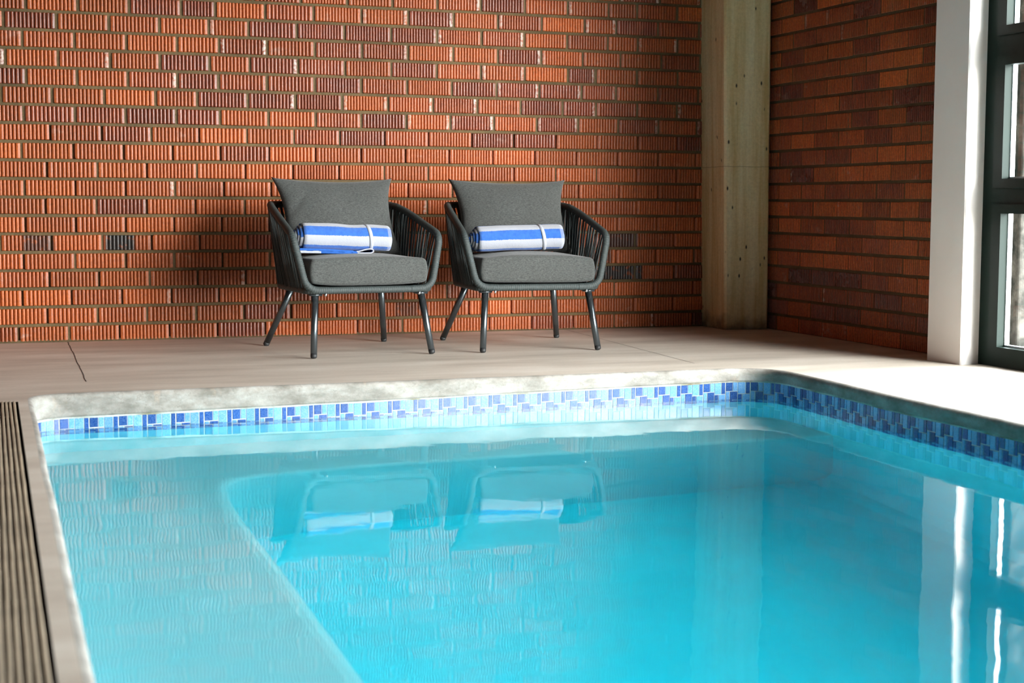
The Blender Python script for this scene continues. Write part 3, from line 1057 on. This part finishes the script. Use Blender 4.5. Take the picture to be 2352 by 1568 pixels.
def back_cushion(root, label, sd, crease):
    hx, hz, th = 0.292, 0.197, 0.096
    n = 34
    v, f = [], []
    for side in (-1, 1):
        for j in range(n + 1):
            for i in range(n + 1):
                a, b = -1 + 2 * i / n, -1 + 2 * j / n
                a = math.sin(a * PI / 2) * 0.5 + a * 0.5
                b = math.sin(b * PI / 2) * 0.5 + b * 0.5
                x = hx * a * (1 - 0.145 * (1 - b * b) ** 0.9)
                z = hz * b * (1 - 0.150 * (1 - a * a) ** 0.8)
                e = (max(0, 1 - a * a) ** 0.42) * (max(0, 1 - b * b) ** 0.42)
                t = th * e * (0.85 + 0.15 * mnoise.noise((x * 5, z * 5, sd)))
                if crease:
                    dx, dz = x + 0.205, z - 0.035
                    g = math.exp(-((dx - dz * 0.9) / 0.016) ** 2) * math.exp(-((dx + dz) / 0.10) ** 2)
                    t -= 0.014 * g * e
                t += 0.004 * e * mnoise.noise((x * 11, z * 11, sd + 4))
                v.append((x, side * t * (1.0 if side < 0 else 0.7), z))
    m = (n + 1) * (n + 1)
    for s in range(2):
        for j in range(n):
            for i in range(n):
                q = [s * m + j * (n + 1) + i, s * m + j * (n + 1) + i + 1, s * m + (j + 1) * (n + 1) + i + 1, s * m + (j + 1) * (n + 1) + i]
                f.append(tuple(q) if s == 0 else tuple(reversed(q)))
    o = mesh_obj('back_cushion', v, f, M_fabric, None, True)
    bm = bmesh.new(); bm.from_mesh(o.data)
    bmesh.ops.remove_doubles(bm, verts=bm.verts[:], dist=1e-5)
    bm.to_mesh(o.data); bm.free()
    o.matrix_world = root.matrix_world @ Matrix.Translation((0, 0.142, 0.598)) @ Matrix.Rotation(math.radians(-24), 4, 'X')
    return thing(o, label, 'cushion', 'back cushions on the rope armchairs')

def towel(root, label, loc, tilt, yaw, sd, tail, phase):
    L = 0.408
    turns, r0, r1 = 4.6, 0.014, 0.066
    per = 26
    nt_ = int(turns * per)
    nl = 26
    th = 0.0052
    cs, arc = [], [0.0]
    # the sheet ends low at the back; angles run so that the outer wrap reads white, blue, white, blue from the top
    a_end = math.radians(-150)
    for i in range(nt_ + 1):
        k = i / nt_
        an = a_end - (1 - k) * turns * 2 * PI
        r = r0 + (r1 - r0) * k
        yy, zz = -math.cos(an) * r * 1.06, math.sin(an) * r * 0.93
        # sag flat on the seat
        if zz < -0.045: zz = -0.045 + (zz + 0.045) * 0.35
        cs.append((yy, zz, an))
        if i: arc.append(arc[-1] + math.hypot(yy - cs[i - 1][0], zz - cs[i - 1][1]))
    verts, faces, uvs = [], [], []
    U0 = phase - arc[-1]
    for side in (1, -1):
        for i, (yy, zz, an) in enumerate(cs):
            k = i / nt_
            tele = 0.034 * max(0, 1 - k * 1.22) ** 0.8      # inner turns poke out at the left end
            if k > 0.78: tele = -0.004
            for j in range(nl + 1):
                s = j / nl
                x = -L / 2 - tele + (L + tele) * s
                nrm = (-math.cos(an), math.sin(an))
                dd = th * side * (1 if 0 < j < nl else 0.72) + (0.0035 * mnoise.noise((x * 9, an * 0.9, sd)) if k > 0.75 else 0)
                wob = 0.004 * mnoise.noise((x * 7, sd, 1.7))
                verts.append((x + 0.004 * mnoise.noise((an * 1.3, sd, s * 2)), yy + nrm[0] * dd, zz + nrm[1] * dd + wob))
                uvs.append((arc[i] + U0, s))
    m = (nt_ + 1) * (nl + 1)
    g = lambda s, i, j: s * m + i * (nl + 1) + j
    for i in range(nt_):
        for j in range(nl):
            faces.append((g(0, i, j), g(0, i + 1, j), g(0, i + 1, j + 1), g(0, i, j + 1)))
            faces.append((g(1, i, j), g(1, i, j + 1), g(1, i + 1, j + 1), g(1, i + 1, j)))
        for j in (0, nl):
            q = (g(0, i, j), g(1, i, j), g(1, i + 1, j), g(0, i + 1, j))
            faces.append(q if j == 0 else tuple(reversed(q)))
    for i in (0, nt_):
        for j in range(nl):
            q = (g(0, i, j), g(0, i, j + 1), g(1, i, j + 1), g(1, i, j))
            faces.append(q if i == 0 else tuple(reversed(q)))
    o = mesh_obj('rolled_towel', verts, faces, M_towel, None, True, None, uvs)
    o.matrix_world = root.matrix_world @ Matrix.Translation(loc) @ Matrix.Rotation(yaw, 4, 'Z') @ Matrix.Rotation(tilt, 4, 'Y')
    thing(o, label, 'towel', 'striped towels rolled up on the seats')
    # elastic band round the roll
    bv, bf = [], []
    nb = 48
    for q, xx in enumerate((0.098, 0.1145)):
        for i in range(nb):
            an = a_end - 2 * PI * (1 - i / (nb - 1))
            r = r0 + (r1 - r0) * (1 - (a_end - an) / (turns * 2 * PI)) + th + 0.0006
            yy, zz = -math.cos(an) * r * 1.06, math.sin(an) * r * 0.93
            if zz < -0.045 - th: zz = -0.045 - th + (zz + 0.045 + th) * 0.35
            lean = 0.008 * math.sin(an)
            for d in (0.0, 0.0012):
                bv.append((xx - lean, yy * (1 + d / r), zz * (1 + d / r)))
    gi = lambda q, i, d: q * nb * 2 + (i % nb) * 2 + d
    for i in range(nb):
        bf.append((gi(0, i, 1), gi(0, i + 1, 1), gi(1, i + 1, 1), gi(1, i, 1)))
        bf.append((gi(0, i, 0), gi(1, i, 0), gi(1, i + 1, 0), gi(0, i + 1, 0)))
        bf.append((gi(0, i, 0), gi(0, i + 1, 0), gi(0, i + 1, 1), gi(0, i, 1)))
        bf.append((gi(1, i, 1), gi(1, i + 1, 1), gi(1, i + 1, 0), gi(1, i, 0)))
    bo = mesh_obj('elastic_band', bv, bf, M_elastic, o, True)
    bo['label'] = 'white elastic band'
    if tail:
        # loose corner of the towel folded under the roll, its loop open to the front
        path = [(-0.215, 0.003), (-0.10, 0.004), (0.02, 0.004), (0.085, 0.004), (0.112, 0.005), (0.124, 0.012), (0.120, 0.021), (0.106, 0.0235), (0.085, 0.020), (0.055, 0.011), (0.03, 0.0085), (-0.10, 0.013), (-0.215, 0.013)]
        P = resample([Vector((x, 0, z)) for x, z in path], 0.004)
        hh = 0.0024
        v, f, mi = [], [], []
        for i, p in enumerate(P):
            a, b = P[max(0, i - 1)], P[min(len(P) - 1, i + 1)]
            t = (b - a).normalized(); nn = Vector((-t.z, 0, t.x))
            for y in (-0.066, -0.062, 0.05):
                for s in (-1, 1):
                    q = p + nn * (0.0050 if p.x < 0.03 else hh) * s * (1.15 if y < -0.06 else 1)
                    v.append((q.x, y + 0.003 * mnoise.noise((p.x * 20, 0, sd)), q.z))
        for i in range(len(P) - 1):
            b = i * 6; c = b + 6
            for (p, q, m_) in ((0, 2, 0), (2, 4, 0)):
                f.append((b + p, c + p, c + q, b + q)); mi.append(m_)
                f.append((b + p + 1, b + q + 1, c + q + 1, c + p + 1)); mi.append(m_)
            f.append((b, b + 1, c + 1, c)); mi.append(1 if (P[i].x > 0.045 or (P[i].x < -0.12 and P[i].z < 0.008)) else 0)
            f.append((b + 4, c + 4, c + 5, b + 5)); mi.append(0)
        to = mesh_obj('towel_corner', v, f, [M_tblue, M_twhite], o, True, mi)
        to.location = (-0.005, 0.0, -0.0665)
        to['label'] = 'blue towel corner with white edge, folded into a loop'
    return o

CHAIRS = [((1.663, -0.782, 0), math.radians(5.3), 'left'), ((2.484, -0.785, 0), math.radians(-3.0), 'right')]
ch1 = chair(CHAIRS[0][0], CHAIRS[0][1], 'charcoal rope armchair holding the towel with a loose corner folded beneath it')
ch2 = chair(CHAIRS[1][0], CHAIRS[1][1], 'charcoal rope armchair standing nearer the concrete pillar, square to the wall')
bpy.context.view_layer.update()
seat_cushion(ch1, 'grey seat cushion under the towel whose corner is folded into a loop', 1.0)
seat_cushion(ch2, 'grey seat cushion with rounded right corner in the armchair nearer the concrete pillar', 6.0)
back_cushion(ch1, 'grey back cushion with a diagonal crease near its left side', 2.0, True)
back_cushion(ch2, 'uncreased grey back cushion in the armchair nearer the concrete pillar', 8.0, False)
towel(ch1, 'rolled blue and white striped towel with a loose corner looped under it', (-0.050, -0.085, 0.506), math.radians(1.9), 0.0, 3.0, True, 0.000)
towel(ch2, 'rolled blue and white striped towel lying flat without any loose corner', (-0.036, -0.085, 0.500), math.radians(-1.2), 0.0, 12.0, False, 0.012)
